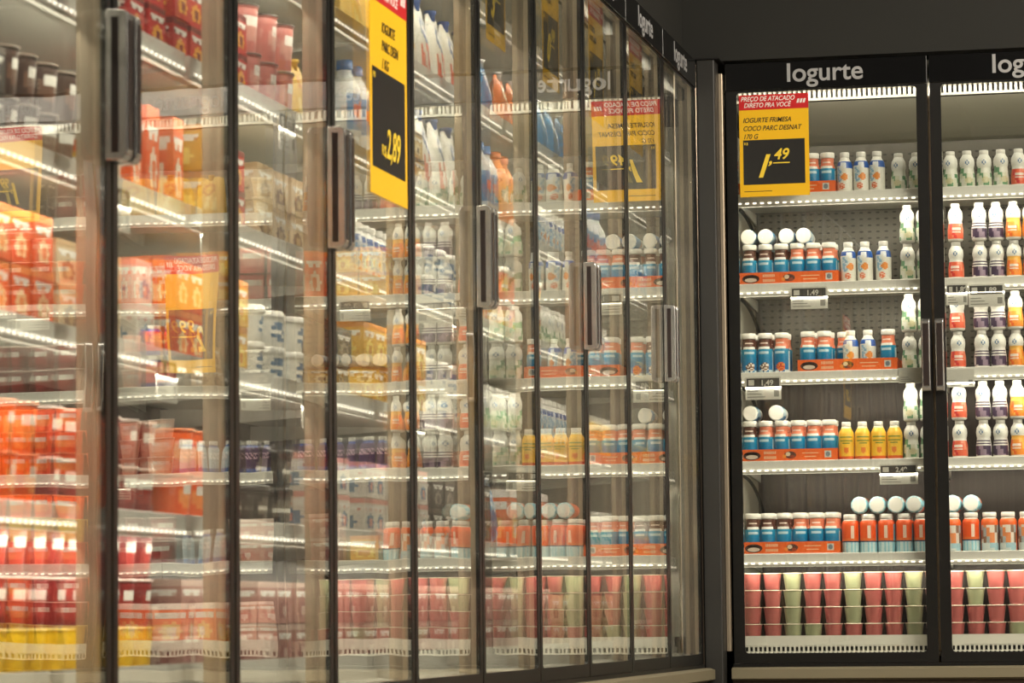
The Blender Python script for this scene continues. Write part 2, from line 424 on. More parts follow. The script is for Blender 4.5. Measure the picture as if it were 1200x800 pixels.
add_bottle('peach', 'yogurt_bottle', stub, P_stub((10, 112, 178), [(235, 90, 50), (245, 150, 70), (200, 50, 50)], (228, 132, 100)), .0235, (.1165, .135))
def P_wb(t, z):
    if z > .112: return WHT
    if .088 < z <= .106 or (.080 < z < .09 and t > 0): return (26, 84, 168) if abs(t-.1) > .35 or z > .099 else (236, 240, 246)
    dx, dz = t*.024-.006, z-.052
    if dx*dx+dz*dz < .011**2: return (240, 150, 70)
    dx, dz = t*.024+.003, z-.022
    if dx*dx+dz*dz < .010**2: return (232, 120, 80) if hsh(t*9, z*900) > .3 else (250, 210, 190)
    if abs(t+.5) < .35 and .035 < z < .085: return (150, 190, 220) if hsh(t*9, z*700, 8) > .4 else (225, 235, 240)
    return (236, 234, 224)
add_bottle('whiteblue', 'yogurt_bottle', [(.020, 0), (.0245, .004), (.0255, .015), (.0255, .060), (.0262, .085), (.0235, .100), (.0155, .112), (.0145, .118)], P_wb, .0155, (.1185, .135))
def P_lobe(cols):
    style = cols[3]
    def paint(t, z):
        if z > .098: return (240, 240, 234)
        if z > .070:
            d = math.hypot(t*.022, z-.084)
            if .0040 < d < .0070: return (96, 130, 170)
            return (240, 240, 234)
        if z < .008: return WHT
        x = t*.0245
        if style == 'green':
            if z > .048: return cols[0] if (x < -.004 and blob(t, z, 3) > .3) else (238, 238, 228)
            if math.hypot(x-.006, (z-.026)*1.1) < .012: return cols[1]
            return cols[0] if blob(t, z, 5, .3, .007) > .62 else ((226, 228, 206) if blob(t, z, 8) > .4 else cols[2] if blob(t, z, 9) > .8 else (238, 238, 228))
        if style == 'dark':
            if abs(t) < 1.5 and (.052 < z < .056 or .044 < z < .048 or .060 < z < .064): return cols[0]
            if z < .040: return cols[0] if blob(t, z, 6, .35, .007) > .45 else (cols[1] if blob(t, z, 2) > .5 else (232, 226, 226))
            return (236, 234, 230)
        if z > .058: return (240, 240, 234) if style == 'red' else cols[1]
        if abs(t+.1) < .6 and (.038 < z < .0425 or .028 < z < .031): return (246, 226, 214)
        return cols[0] if blob(t, z, 4, .35, .007) > .3 else (cols[1] if blob(t, z, 7) > .4 else cols[2])
    return paint
lobe = [(.0205, 0), (.0245, .004), (.0258, .016), (.0255, .040), (.0225, .058), (.0215, .066), (.0238, .076), (.0245, .084), (.0225, .098), (.0165, .108), (.0150, .112)]
for k, cs, txt in (('green', [(112, 158, 120), (214, 208, 172), (60, 120, 90), 'green'], ''), ('red', [(236, 108, 78), (244, 150, 120), (210, 60, 60), 'red'], ''),
                   ('dark', [(74, 58, 84), (150, 130, 150), (40, 40, 60), 'dark'], ''), ('orange', [(245, 150, 60), (250, 190, 90), (236, 110, 50), 'orange'], '')):
    add_bottle('lobe_'+k, 'yogurt_bottle', lobe, P_lobe(cs), .0150, (.1125, .1255))
def P_yel(t, z):
    if z > .104: return (238, 232, 200)
    if z < .016: return (222, 96, 40)
    if z < .006: return WHT
    if abs(t) < .85 and (.074 < z < .080 or .064 < z < .067 or (.054 < z < .058 and abs(t) < .5)): return (120, 140, 56)
    if math.hypot(t*.026, (z-.034)*.9) < .009: return (238, 130, 50)
    return (248, 196, 62)
add_bottle('yellow', 'yogurt_bottle', [(.022, 0), (.0255, .004), (.0262, .014), (.0262, .075), (.0245, .092), (.017, .106), (.015, .112)], P_yel, .0152, (.1125, .1275))
def P_or(t, z):
    if z > .108: return WHT
    if .036 < z < .041: return (24, 70, 110)
    if z <= .036:
        return (150, 205, 222) if hsh(t*4, 1, 2) > .45 else (205, 228, 232)
    if 1.0 < t < 1.9 and z < .095: return (120, 190, 220)
    if abs(t-.1) < .13 and .048 < z < .092: return (250, 220, 200)
    return (240, 92, 34) if z > .05 else (238, 116, 52)
ostub = [(.023, 0), (.0275, .004), (.0285, .012), (.0285, .095), (.0265, .103), (.0225, .108), (.0205, .112)]
add_bottle('orangeblue', 'yogurt_bottle', ostub, P_or, .0225, (.1125, .1285))
def P_fruit(t, z):
    if z > .108: return WHT
    if z > .085 or abs(t) > 1.2: return (240, 110, 50)
    if z < .03: return (214, 222, 220) if blob(t, z, 3) > .5 else (170, 205, 218)
    return [(236, 226, 214), (150, 116, 96), (176, 186, 190), (240, 150, 96)][int(blob(t, z, 11, .4, .010)*4)]
add_bottle('orangefruit', 'yogurt_bottle', ostub, P_fruit, .0225, (.1125, .1285))
def P_small(a, b, c):
    def paint(t, z):
        if z < .004: return WHT
        if z > .088: return b
        if abs(t) < 1.0 and .05 < z < .072: return c if hsh(t*7, z*500, 4) > .45 else a
        return a if z > .02 else b
    return paint
small = [(.019, 0), (.022, .003), (.0225, .01), (.0225, .072), (.020, .086), (.015, .094), (.0145, .098)]
add_bottle('purple', 'drink_bottle', small, P_small((74, 40, 96), (60, 90, 170), (235, 200, 220)), .0155, (.0985, .112))
add_bottle('redpurple', 'drink_bottle', small, P_small((206, 44, 44), (70, 50, 140), (245, 170, 60)), .0155, (.0985, .112))
add_bottle('iceblue', 'drink_bottle', small, P_small((178, 200, 212), (70, 110, 170), (245, 245, 245)), .0155, (.0985, .112))
def P_tall(a, b, c):
    def paint(t, z):
        if z < .006: return WHT
        if z > .165: return a
        if .06 < z < .14 and abs(t) < 1.3: return b if (t/1.1)**2+((z-.1)/.03)**2 > .5 else c
        return a
    return paint
tall = [(.030, 0), (.035, .005), (.036, .02), (.036, .13), (.032, .155), (.020, .178), (.0155, .186), (.0155, .192)]
for k, a, b, c, cc in (('tallorange', (238, 138, 46), (244, 160, 60), (250, 230, 200), 'o'), ('tallblue', (222, 226, 226), (50, 120, 180), (210, 70, 60), 'b')):
    me = MB().lathe(dense(tall, .008), 28, P_tall(a, b, c)).mesh('bottle_body', printed, True)
    cm = cap(.018, .1925, .214).mesh('cap', mat('orange_cap', (232, 120, 40), .4) if cc == 'o' else mat('blue_cap', (50, 110, 180), .4), True)
    parts_of(k, 'juice_bottle', [('bottle_body', me), ('cap', cm)])
def cupm(key, rt, rb, h, col, col2=None, lidc=(236, 226, 204), kind='yogurt_cup'):
    def paint(t, z):
        if col2 and (t/.95)**2+((z-.5*h)/(.3*h))**2 < 1: return col2 if z < .6*h or abs(t) > .55 else WHT
        return col
    pts = [(rb*.92, 0), (rb, h*.04), (rb+(rt-rb)*.8, h*.86), (rt*.95, h*.9), (rt*.95, h*.93), (rt, h*.935), (rt, h*.955)]
    me = MB().lathe(dense(pts, h/10), 24, paint).mesh('cup_body', printed, True)
    me2 = MB().lathe([(rt*1.03, h*.9555), (rt*1.05, h*.97), (rt*1.02, h)], 24, lambda t, z: lidc).mesh('lid', printed, True)
    parts_of(key, kind, [('cup_body', me), ('lid', me2)])
cupm('cup_pink', .0308, .0235, .0552, (172, 92, 88)); cupm('cup_green', .0308, .0235, .0552, (152, 156, 122))
cupm('cup_orange', .040, .032, .080, (236, 96, 34), (246, 150, 80), (240, 140, 90)); cupm('cup_maroon', .040, .032, .080, (128, 38, 38), (160, 60, 56), (236, 214, 206))
cupm('cup_brown', .040, .032, .080, (66, 46, 40), (110, 80, 66), (120, 104, 92)); cupm('cup_yellow', .040, .032, .080, (240, 196, 40), None, (246, 220, 120)); cupm('cup_blush', .036, .029, .062, (226, 180, 160), (240, 214, 200), (244, 232, 224))
cupm('cup_jar', .042, .036, .095, (188, 110, 104), (206, 150, 140), (70, 60, 56), 'dessert_jar')
def tub(key, r, h, a, b, lid, sy=.8):
    def paint(t, z):
        u = (t+math.pi) % (math.pi/1.5)-1.05
        if b and (u/.7)**2+((z-.45*h)/(.28*h))**2 < 1: return b if abs(z-.45*h) > .07*h else (250, 245, 235)
        return a
    me = MB().lathe(dense([(r*.86, 0), (r*.9, h*.05), (r, h*.8), (r*1.02, h*.82)], h/9), 32, paint, sy=sy).mesh('tub_body', printed, True)
    ml = MB().lathe([(r*1.06, h*.822), (r*1.07, h*.84), (r*1.07, h*.95), (r*1.03, h)], 32, lambda t, z: lid, sy=sy).mesh('lid', printed, True)
    parts_of(key, 'food_tub', [('tub_body', me), ('lid', ml)])
tub('tub_white', .052, .070, (226, 224, 216), (70, 110, 150), (238, 236, 230)); tub('tub_orange', .056, .085, (240, 110, 44), (240, 190, 60), (244, 236, 226))
tub('tub_gold', .052, .068, (212, 164, 60), (240, 220, 150), (226, 190, 90)); tub('tub_dark', .056, .075, (56, 50, 46), (120, 110, 100), (44, 40, 38))
tub('tub_cream', .048, .066, (224, 204, 172), (240, 232, 214), (210, 196, 170))
def carton(key, w, d, h, a, b, c, kind='food_carton'):
    bx = MB(); bx.box(-w/2, w/2, -d/2, d/2, 0, h, a)
    me = bx.mesh('box_body', card)
    pm = MB(); nx, nz = 12, 14
    for i in range(nx):
        for k in range(nz):
            fx, fz = (i+.5)/nx, (k+.5)/nz
            if fz > .88: col = b
            elif .66 < fz < .80 and .1 < fx < .9: col = WHT if (fz > .73 or hsh(i, 1, 3) > .4) else b
            elif (fx-.5)**2/.09+(fz-.33)**2/.05 < 1: col = c if (fx-.55)**2+(fz-.3)**2 > .02 else b
            else: continue
            x0 = -w/2+w*i/nx; z0 = h*k/nz
            pm.quad((x0, -d/2-.0004, z0), (x0+w/nx, -d/2-.0004, z0), (x0+w/nx, -d/2-.0004, z0+h/nz), (x0, -d/2-.0004, z0+h/nz), col)
            y0 = -d/2+d*i/nx
            pm.quad((w/2+.0004, y0, z0), (w/2+.0004, y0+d/nx, z0), (w/2+.0004, y0+d/nx, z0+h/nz), (w/2+.0004, y0, z0+h/nz), col)
            pm.quad((-w/2-.0004, y0+d/nx, z0), (-w/2-.0004, y0, z0), (-w/2-.0004, y0, z0+h/nz), (-w/2-.0004, y0+d/nx, z0+h/nz), col)
    fl = MB().box(-w/2+.0015, w/2-.0015, -d*.18, d*.18, h+.0001, h+.0012, b).mesh('top_flap', card)
    parts_of(key, kind, [('box_body', me), ('printed_panel', pm.mesh('printed_panel', card)), ('top_flap', fl)])
carton('box_red', .085, .10, .075, (196, 34, 30), (120, 24, 24), (240, 170, 60)); carton('box_orange', .085, .10, .085, (240, 98, 34), (250, 150, 80), (255, 224, 170))
carton('box_yellow', .09, .10, .085, (226, 172, 44), (206, 130, 30), (250, 226, 120)); carton('box_white', .09, .10, .075, (228, 222, 212), (226, 160, 150), (110, 140, 170))
carton('box_dark', .11, .10, .07, (62, 56, 52), (96, 88, 80), (150, 140, 130)); carton('box_beige', .10, .10, .072, (214, 190, 156), (190, 160, 120), (120, 90, 70))
carton('box_gold', .10, .10, .06, (206, 160, 62), (96, 60, 30), (245, 226, 180)); carton('box_blush', .10, .10, .072, (200, 146, 130), (240, 220, 210), (196, 110, 100))
carton('pack_orange', .062, .07, .165, (240, 96, 30), (250, 120, 50), (250, 232, 214)); carton('box_lilac', .11, .10, .08, (178, 132, 124), (206, 180, 170), (150, 96, 92))
carton('pack_kids', .105, .09, .145, (242, 112, 44), (246, 240, 234), (250, 214, 130))
def pouch(key, w, h, a, b, c, capc, kind='milk_pouch'):
    mbp = MB(); nx, nz = 14, 18
    def pt(i, k, s):
        u = i/nx*2-1; v = k/nz
        th = .034*max(0, 1-u*u)**.5*(min(1, v*6)**.6)*(1-v**3)*.95+.0012
        return (u*w/2*(1-.16*v*v), s*th, v*h*.93+.004*math.sin(u*5+v*4)*(v > .1))
    for s in (-1, 1):
        base = len(mbp.v)
        for k in range(nz+1):
            for i in range(nx+1): mbp.v.append(pt(i, k, s))
        for k in range(nz):
            for i in range(nx):
                q = base+k*(nx+1)+i; fc = (q, q+1, q+nx+2, q+nx+1)
                mbp.f.append(fc if s < 0 else fc[::-1])
                u = i/nx*2-1; v = k/nz
                d1 = math.hypot(u*.9, (v-.66)*2.4)
                col = a
                if .28 < d1 < .42: col = b
                elif .12 < v < .5 and abs(u+.1) < .55 and hsh(i, k, 5) > .42: col = c
                mbp.c.append(col)
    me = mbp.mesh('pouch_body', printed, True)
    cm = MB().lathe([(.012, h*.93-.01), (.012, h*.96), (.015, h*.962), (.015, h)], 20).mesh('spout_cap', mat(key+'_spout', capc, .4), True)
    parts_of(key, kind, [('pouch_body', me), ('spout_cap', cm)])
pouch('pouch_white', .13, .20, (236, 234, 226), (70, 100, 150), (226, 110, 84), (50, 90, 170))
pouch('pouch_yellow', .13, .15, (236, 196, 92), (210, 140, 50), (246, 226, 150), (236, 190, 60))
pouch('pouch_blue', .12, .17, (40, 130, 190), (230, 236, 240), (30, 90, 150), (240, 240, 240))
pouch('pouch_orange', .12, .17, (242, 130, 50), (250, 226, 190), (206, 60, 40), (240, 240, 240))

LOOK = {'coco': 'blue bottle with brown neck', 'peach': 'blue bottle with peach neck', 'whiteblue': 'white bottle with blue band', 'lobe_green': 'curvy white bottle, green print',
 'lobe_red': 'curvy white bottle, red print', 'lobe_dark': 'curvy white bottle, dark print', 'lobe_orange': 'curvy white bottle, orange print', 'yellow': 'yellow sleeved yogurt bottle',
 'orangeblue': 'orange and pale blue bottle', 'orangefruit': 'orange bottle with fruit print', 'purple': 'small purple drink bottle', 'redpurple': 'small red purple bottle',
 'iceblue': 'small ice blue bottle', 'tallorange': 'tall orange juice bottle', 'tallblue': 'tall blue labelled bottle', 'cup_pink': 'pink yogurt cup', 'cup_green': 'pale green yogurt cup',
 'cup_orange': 'large orange cup', 'cup_maroon': 'maroon cup with pale lid', 'cup_yellow': 'large yellow cup', 'cup_brown': 'dark brown cup', 'cup_blush': 'blush pink cup', 'cup_jar': 'dark lidded pink jar',
 'tub_white': 'white and blue tub', 'tub_orange': 'orange tub, cream lid', 'tub_gold': 'golden yellow tub', 'tub_dark': 'dark food tub', 'tub_cream': 'cream coloured tub',
 'box_red': 'red carton', 'box_orange': 'orange carton', 'box_yellow': 'yellow carton', 'box_white': 'white carton', 'box_dark': 'dark brown carton', 'box_beige': 'beige carton',
 'box_gold': 'gold and brown carton', 'box_blush': 'blush pink carton', 'pack_orange': 'tall orange carton', 'box_lilac': 'dusty pink carton', 'pack_kids': 'orange white tall pack',
 'pouch_white': 'white pouch with spout', 'pouch_yellow': 'yellow pouch with spout', 'pouch_blue': 'blue pouch with spout', 'pouch_orange': 'orange pouch with spout'}
CAT = {'yogurt_bottle': 'bottle', 'drink_bottle': 'bottle', 'juice_bottle': 'bottle', 'yogurt_cup': 'cup', 'dessert_jar': 'jar', 'food_tub': 'tub', 'food_carton': 'carton', 'milk_pouch': 'pouch'}
INST = []
def place(run, key, s, d, z, layer=0, rz=None, lying=False, jit=.25):
    kind, lst = PROTO[key]
    o = bpy.data.objects.new(kind, None); C.objects.link(o); o.empty_display_size = .03
    base = 0 if run == 'B' else R(90)
    j = rnd.uniform(-jit, jit) if rz is None else rz
    o.location = (s, d, z) if run == 'B' else (-d, s, z)
    if lying: o.rotation_euler = (R(-90), rnd.uniform(-.5, .5), base)
    else: o.rotation_euler.z = base+j
    for nm, me in lst:
        c = bpy.data.objects.new(nm, me); C.objects.link(c); c.parent = o
    INST.append((o, run, key, s, z, layer, lying))
    return o
HT = {'coco': .135, 'peach': .135, 'whiteblue': .135, 'yellow': .1275, 'orangeblue': .1285, 'orangefruit': .1285}
def height(key):
    kind, lst = PROTO[key]
    return max(v.co.z for nm, me in lst for v in me.vertices)
def span(key):
    kind, lst = PROTO[key]
    return max(v.co.x for nm, me in lst for v in me.vertices)-min(v.co.x for nm, me in lst for v in me.vertices)
def row(run, key, s0, s1, d, z, layers=1, gap=.003, jit=None, l0=0):
    wd = span(key); h = height(key)+.0004; n = max(1, int((s1-s0+gap)/(wd+gap)))
    pitch = (s1-s0)/n
    box = PROTO[key][0] in ('food_carton', 'milk_pouch')
    for i in range(n):
        for l in range(layers):
            place(run, key, s0+pitch*(i+.5), d+rnd.uniform(0, .006), z+.0006+l*h, l+l0, jit=(.03 if box else .35) if jit is None else jit)
def tray(s0, s1, z, label):
    t = tag(empty('display_tray', (s0, .101, z+.0005)), label, 'tray', 'orange cardboard display trays')
    L = s1-s0; D = .20; h = .042
    b = MB(); oc = (240, 104, 30); ins = (196, 160, 110)
    b.box(0, L, 0, D, 0, .0016, ins)
    b.box(0, L, 0, .0016, .0017, h, oc); b.box(0, L, D-.0016, D, .0017, h, oc)
    b.box(0, .0016, .0017, D-.0017, .0017, h, oc); b.box(L-.0016, L, .0017, D-.0017, .0017, h, oc)
    b.obj('tray_body', card, t)
    # front print: dark oval badge, script block, fruit picture, two text lines, square seal
    o = MB()
    def flat(x0, x1, z0, z1, col): o.quad((x0, -.0004, z0), (x1, -.0004, z0), (x1, -.0004, z1), (x0, -.0004, z1), col)
    def oval(cx, cz, rx, rz_, col, y):
        i = len(o.v); n = 20
        o.v += [(cx+rx*math.cos(2*math.pi*k/n), y, cz+rz_*math.sin(2*math.pi*k/n)) for k in range(n)]; o.f.append(tuple(range(i, i+n))); o.c.append(col)
    oval(.038, .021, .029, .014, (66, 34, 26), -.0004); oval(.038, .017, .020, .007, (222, 206, 190), -.0007)
    flat(.016, .060, .0255, .0300, (44, 24, 22))
    for k in range(8):
        flat(.078+k*.0052, .0812+k*.0052, .026, .035, (246, 206, 170)); flat(.078+k*.0052, .0820+k*.0052, .010, .019, (240, 190, 150))
    oval(.165, .022, .020, .012, (86, 42, 30), -.0004); oval(.158, .025, .008, .007, (226, 206, 180), -.0007); oval(.172, .016, .008, .006, (150, 60, 30), -.0007); oval(.146, .018, .006, .006, (240, 150, 60), -.0007)
    flat(.205, L-.062, .026, .029, (250, 200, 160)); flat(.212, L-.070, .0145, .0175, (250, 200, 160))
    flat(L-.042, L-.020, .012, .034, (214, 214, 206)); oval(L-.031, .023, .0075, .0085, (120, 130, 140), -.0007)
    o.obj('front_print', card, t)
    return t
def crow(keys, xs, d, z): 
    for k, x in zip(keys, xs): place('B', k, x, d, z)
Z1, Z2, Z3, Z4, Z5 = ZBACK; DK = .0720; e = .0006; tz = .0024
dB = .133
# --- facing cooler, top shelf
tray(.118, .440, Z1, 'orange display tray on the top shelf, behind the yellow 1,49 poster')
crow(['peach', 'coco', 'peach', 'coco', 'peach', 'peach'], [.149, .202, .255, .308, .361, .412], dB, Z1+tz)
crow(['whiteblue']*3, [.470, .524, .577], dB-.005, Z1+e)
row('B', 'lobe_green', .618, .735, .128, Z1); row('B', 'lobe_green', .790, 1.01, .128, Z1)
row('B', 'lobe_red', 1.012, 1.125, .128, Z1); row('B', 'lobe_dark', 1.13, 1.25, .128, Z1); row('B', 'lobe_orange', 1.255, 1.41, .128, Z1)
# --- second shelf
tray(.116, .445, Z2, 'orange display tray on the second shelf, holding brown and peach necked bottles')
crow(['coco', 'coco', 'coco', 'peach', 'peach', 'peach'], [.147, .200, .253, .306, .359, .412], dB, Z2+tz)
crow(['coco', 'coco', 'peach', 'peach', 'peach', 'peach'], [.147, .200, .253, .306, .359, .412], dB+.062, Z2+tz)
for k, x in (('coco', .143), ('coco', .201), ('peach', .270), ('peach', .328)): place('B', k, x, .125, Z2+tz+.1355+.0264, 1, lying=True)
crow(['whiteblue']*3, [.476, .531, .592], dB-.005, Z2+e)
for z, cols in ((Z2, 1), (Z3, 1), (Z4, 1)):
    row('B', 'lobe_green', .645, .752, .128, z, 2)
    row('B', 'lobe_red', .782, .878, .128, z, 2, gap=-.004); row('B', 'lobe_dark', .880, .990, .128, z, 2); row('B', 'lobe_orange', .992, 1.10, .128, z, 2)
row('B', 'box_yellow', 1.11, 1.30, .155, Z2, 2); row('B', 'pack_orange', 1.305, 1.41, .14, Z2, 1)
# --- third shelf
crow(['coco', 'coco', 'peach'], [.140, .195, .250], dB-.002, Z3+e)
tray(.305, .633, Z3, 'orange display tray on the third shelf, shifted right past four loose bottles')
crow(['peach', 'peach', 'whiteblue', 'whiteblue', 'peach'], [.336, .391, .478, .535, .602], dB, Z3+tz)
crow(['coco', 'coco', 'peach'], [.140, .195, .250], dB+.062, Z3+e); crow(['peach', 'peach', 'peach'], [.34, .395, .45], dB+.062, Z3+tz)
row('B', 'box_gold', 1.11, 1.41, .155, Z3, 1)
for k in range(5): place('B', 'iceblue', 1.14+k*.055, .125, Z3+.0006+.0616+.0232, 1, lying=True)
# --- fourth shelf
tray(.110, .431, Z4, 'orange display tray on the fourth shelf, left of the yellow bottles')
crow(['coco', 'peach', 'peach', 'peach', 'peach', 'peach'], [.139, .192, .245, .298, .351, .402], dB, Z4+tz)
crow(['coco', 'peach', 'peach', 'peach', 'peach', 'peach'], [.139, .192, .245, .298, .351, .402], dB+.062, Z4+tz)
for k, x in (('peach', .141), ('peach', .227)): place('B', k, x, .125, Z4+tz+.1355+.0264, 1, lying=True)
crow(['yellow']*4, [.4585, .5115, .5645, .6175], dB-.004, Z4+e)
row('B', 'purple', 1.11, 1.42, .130, Z4)
# --- fifth shelf
tray(.111, .434, Z5, 'orange display tray on the fifth shelf, left of the orange bottles')
crow(['coco', 'coco', 'coco', 'peach', 'peach', 'peach'], [.142, .194, .247, .300, .353, .406], dB, Z5+tz)
crow(['coco', 'coco', 'coco', 'peach', 'peach', 'peach'], [.142, .194, .247, .300, .353, .406], dB+.062, Z5+tz)
ox = [.466, .525, .584, .643, .702]
crow(['orangeblue']*5, ox, dB, Z5+e); crow(['orangeblue']*5, ox, dB+.062, Z5+e)
ox2 = [.800, .860, .920, .980, 1.040, 1.100]
crow(['orangefruit', 'orangeblue', 'orangefruit', 'orangefruit', 'orangefruit', 'orangeblue'], ox2, dB, Z5+e)
for x in (.498, .557, .618, .677): place('B', 'orangeblue', x, .112, Z5+e+.1292+.0287, 1, lying=True)
for x in (.803, .863): place('B', 'orangeblue', x, .112, Z5+e+.1292+.0287, 1, lying=True)
row('B', 'box_yellow', 1.135, 1.24, .155, Z5); row('B', 'box_lilac', 1.25, 1.42, .155, Z5, 2)
# --- deck: cups stacked four high
colp = 'PPGPPGPPGPPGPPPGPPGP'
for i in range(20):
    x = .139+i*.0665
    if abs(x-(BX0+BW)) < .012: x += 0
    if x > 1.40: break
    for l in range(4):
        c = colp[i]
        if l == 0: c = 'PPGGPPPPGPPPPGPPGPPG'[i]
        if i == 11 and l == 1: c = 'P'
        place('B', 'cup_pink' if c == 'P' else 'cup_green', x, .128, DK+l*.0556, l)
# --- second facing cooler, mostly seen mirrored in the side doors
S = 1.455
row('B', 'tub_cream', S, 1.66, .17, Z1, 2); row('B', 'pouch_yellow', 1.68, 2.08, .16, Z1); row('B', 'cup_maroon', 2.13, 2.30, .15, Z1, 2); row('B', 'box_dark', 2.31, 2.74, .16, Z1, 2)
row('B', 'cup_jar', S, 1.64, .15, Z2, 2); row('B', 'box_yellow', 1.65, 1.86, .16, Z2, 2); row('B', 'pack_orange', 1.87, 2.08, .14, Z2); row('B', 'cup_orange', 2.12, 2.29, .15, Z2, 2); row('B', 'cup_maroon', 2.29, 2.47, .15, Z2, 3); row('B', 'cup_orange', 2.47, 2.74, .15, Z2, 2)
row('B', 'box_dark', S, 1.66, .16, Z3, 2); row('B', 'box_beige', 1.66, 1.86, .16, Z3, 2); row('B', 'redpurple', 1.87, 1.97, .13, Z3, 2); row('B', 'cup_blush', 1.98, 2.07, .14, Z3, 3); row('B', 'cup_maroon', 2.12, 2.74, .15, Z3, 2)
row('B', 'purple', S, 1.63, .13, Z4); row('B', 'iceblue', 1.64, 1.86, .13, Z4); row('B', 'cup_blush', 1.87, 2.08, .14, Z4, 3); row('B', 'cup_orange', 2.12, 2.74, .15, Z4, 3)
row('B', 'box_blush', S, 1.66, .16, Z5, 2); row('B', 'iceblue', 1.67, 1.85, .13, Z5, 1); row('B', 'cup_maroon', 1.86, 2.07, .15, Z5, 2)
for k in range(7):
    x = 2.165+k*.088
    for l in range(3): place('B', ['cup_orange', 'cup_yellow', 'cup_orange'][l] if k < 4 else 'cup_orange', x, .15, Z5+.0006+l*.0804, l)
row('B', 'box_blush', S, 1.67, .16, DK, 2); row('B', 'pack_kids', 1.68, 2.08, .155, DK, 1)
row('B', 'cup_yellow', 2.12, 2.74, .15, DK, 1)
for k in range(7):
    x = 2.165+k*.088
    for l in (1, 2): place('B', 'cup_maroon' if k % 3 else 'cup_orange', x, .15, DK+.0006+l*.0804, l)

# --- side coolers
A = dict(enumerate(ZLEFT))      # 0 top .. 5 lowest
def L(key, y0, y1, k, layers=1, d=.155, lift=0):
    # keep clear of the unit boundaries
    zz = (DK if k == 'd' else A[k])+lift
    cuts = [LY0-i*2*LW for i in range(6)]
    segs = [(y0, y1)]
    for c in cuts:
        ns = []
        for a, b in segs:
            if a < c-.02 < b or a < c+.02 < b:
                if c-.02-a > .06: ns.append((a, min(b, c-.02)))
                if b-(c+.02) > .06: ns.append((max(a, c+.02), b))
            else: ns.append((a, b))
        segs = ns
    for a, b in segs:
        if b-a > span(key): row('L', key, a, b, d, zz, layers, l0=1 if lift else 0)
# nearest side cooler
L('box_dark', -6.55, -5.95, 1, 2); L('box_red', -5.90, -5.0, 1, 2); L('box_dark', -6.55, -5.6, 2, 2); L('box_red', -5.55, -4.82, 2, 2)
L('box_dark', -6.55, -6.1, 3, 2); L('cup_brown', -6.08, -5.72, 3, 2); L('tub_orange', -5.7, -5.5, 3, 1); L('pack_orange', -5.48, -5.16, 3, 1); L('box_yellow', -5.14, -4.98, 3, 2); L('box_red', -4.97, -4.82, 3, 2)
L('box_orange', -6.55, -5.9, 4, 2); L('box_beige', -5.88, -5.56, 4, 2); L('box_white', -5.54, -5.36, 4, 2); L('box_orange', -5.34, -5.1, 4, 2); L('box_yellow', -5.08, -4.82, 4, 2)
L('cup_orange', -6.55, -5.9, 5, 2); L('cup_maroon', -5.88, -5.3, 5, 2); L('cup_orange', -5.2, -4.82, 5, 2)
L('box_lilac', -5.25, -4.9, 'd', 2)
L('cup_yellow', -6.55, -5.34, 'd', 1); L('cup_maroon', -6.55, -5.34, 'd', 2, lift=.0804)
# second
L('pouch_yellow', -4.78, -4.2, 1, 1); L('cup_jar', -4.80, -4.45, 2, 2, d=.15); L('pouch_yellow', -4.42, -4.1, 2, 1)
L('box_beige', -4.78, -4.3, 3, 2); L('tub_cream', -4.28, -4.1, 3, 2); L('tub_white', -4.78, -4.36, 4, 2); L('box_dark', -4.34, -4.08, 4, 2)
L('tub_dark', -4.78, -4.45, 5, 2); L('box_white', -4.4, -4.1, 5, 2); L('box_lilac', -4.78, -3.4, 'd', 2)
L('pouch_yellow', -4.08, -3.7, 1, 1); L('tub_gold', -3.68, -3.40, 1, 2); L('tallblue', -4.06, -3.8, 2, 1); L('box_gold', -3.78, -3.4, 2, 2)
L('whiteblue', -4.06, -3.4, 3, 1); L('box_yellow', -4.06, -3.4, 4, 2); L('box_white', -4.06, -3.4, 5, 2)
# third
L('pouch_white', -3.36, -2.76, 1, 1); L('pouch_white', -3.36, -2.76, 2, 1); L('tub_white', -3.36, -2.9, 3, 2); L('box_orange', -2.88, -2.72, 3, 1)
L('tub_white', -3.36, -2.74, 4, 2); L('box_dark', -3.36, -2.74, 5, 2); L('box_lilac', -3.36, -2.0, 'd', 2)
L('pouch_blue', -2.72, -2.5, 1, 1); L('pouch_orange', -2.46, -2.0, 1, 1); L('tallblue', -2.72, -2.5, 2, 1); L('tallorange', -2.48, -2.3, 2, 1); L('lobe_green', -2.28, -2.0, 2, 1)
L('tub_orange', -2.72, -2.0, 3, 2); L('lobe_green', -2.72, -2.0, 4, 1); L('pouch_blue', -2.72, -2.5, 5, 1); L('pack_kids', -2.48, -2.0, 5, 1)
# fourth and corner
L('pouch_blue', -1.98, -1.5, 1, 1); L('whiteblue', -1.98, -1.46, 2, 1); L('lobe_green', -1.98, -1.46, 3, 1); L('whiteblue', -1.98, -1.46, 4, 1); L('box_white', -1.98, -1.46, 5, 1)
L('box_beige', -1.98, -.9, 'd', 2); L('tallblue', -1.36, -1.0, 2, 1); L('whiteblue', -1.36, -.9, 3, 1); L('yellow', -1.36, -.8, 4, 1); L('lobe_green', -1.36, -.8, 5, 1)
L('whiteblue', -.8, -.2, 2, 1); L('tub_gold', -.78, -.2, 3, 1); L('tub_gold', -.78, -.2, 4, 1); L('lobe_orange', -.78, -.2, 5, 1); L('box_blush', -.85, -.2, 'd', 1)

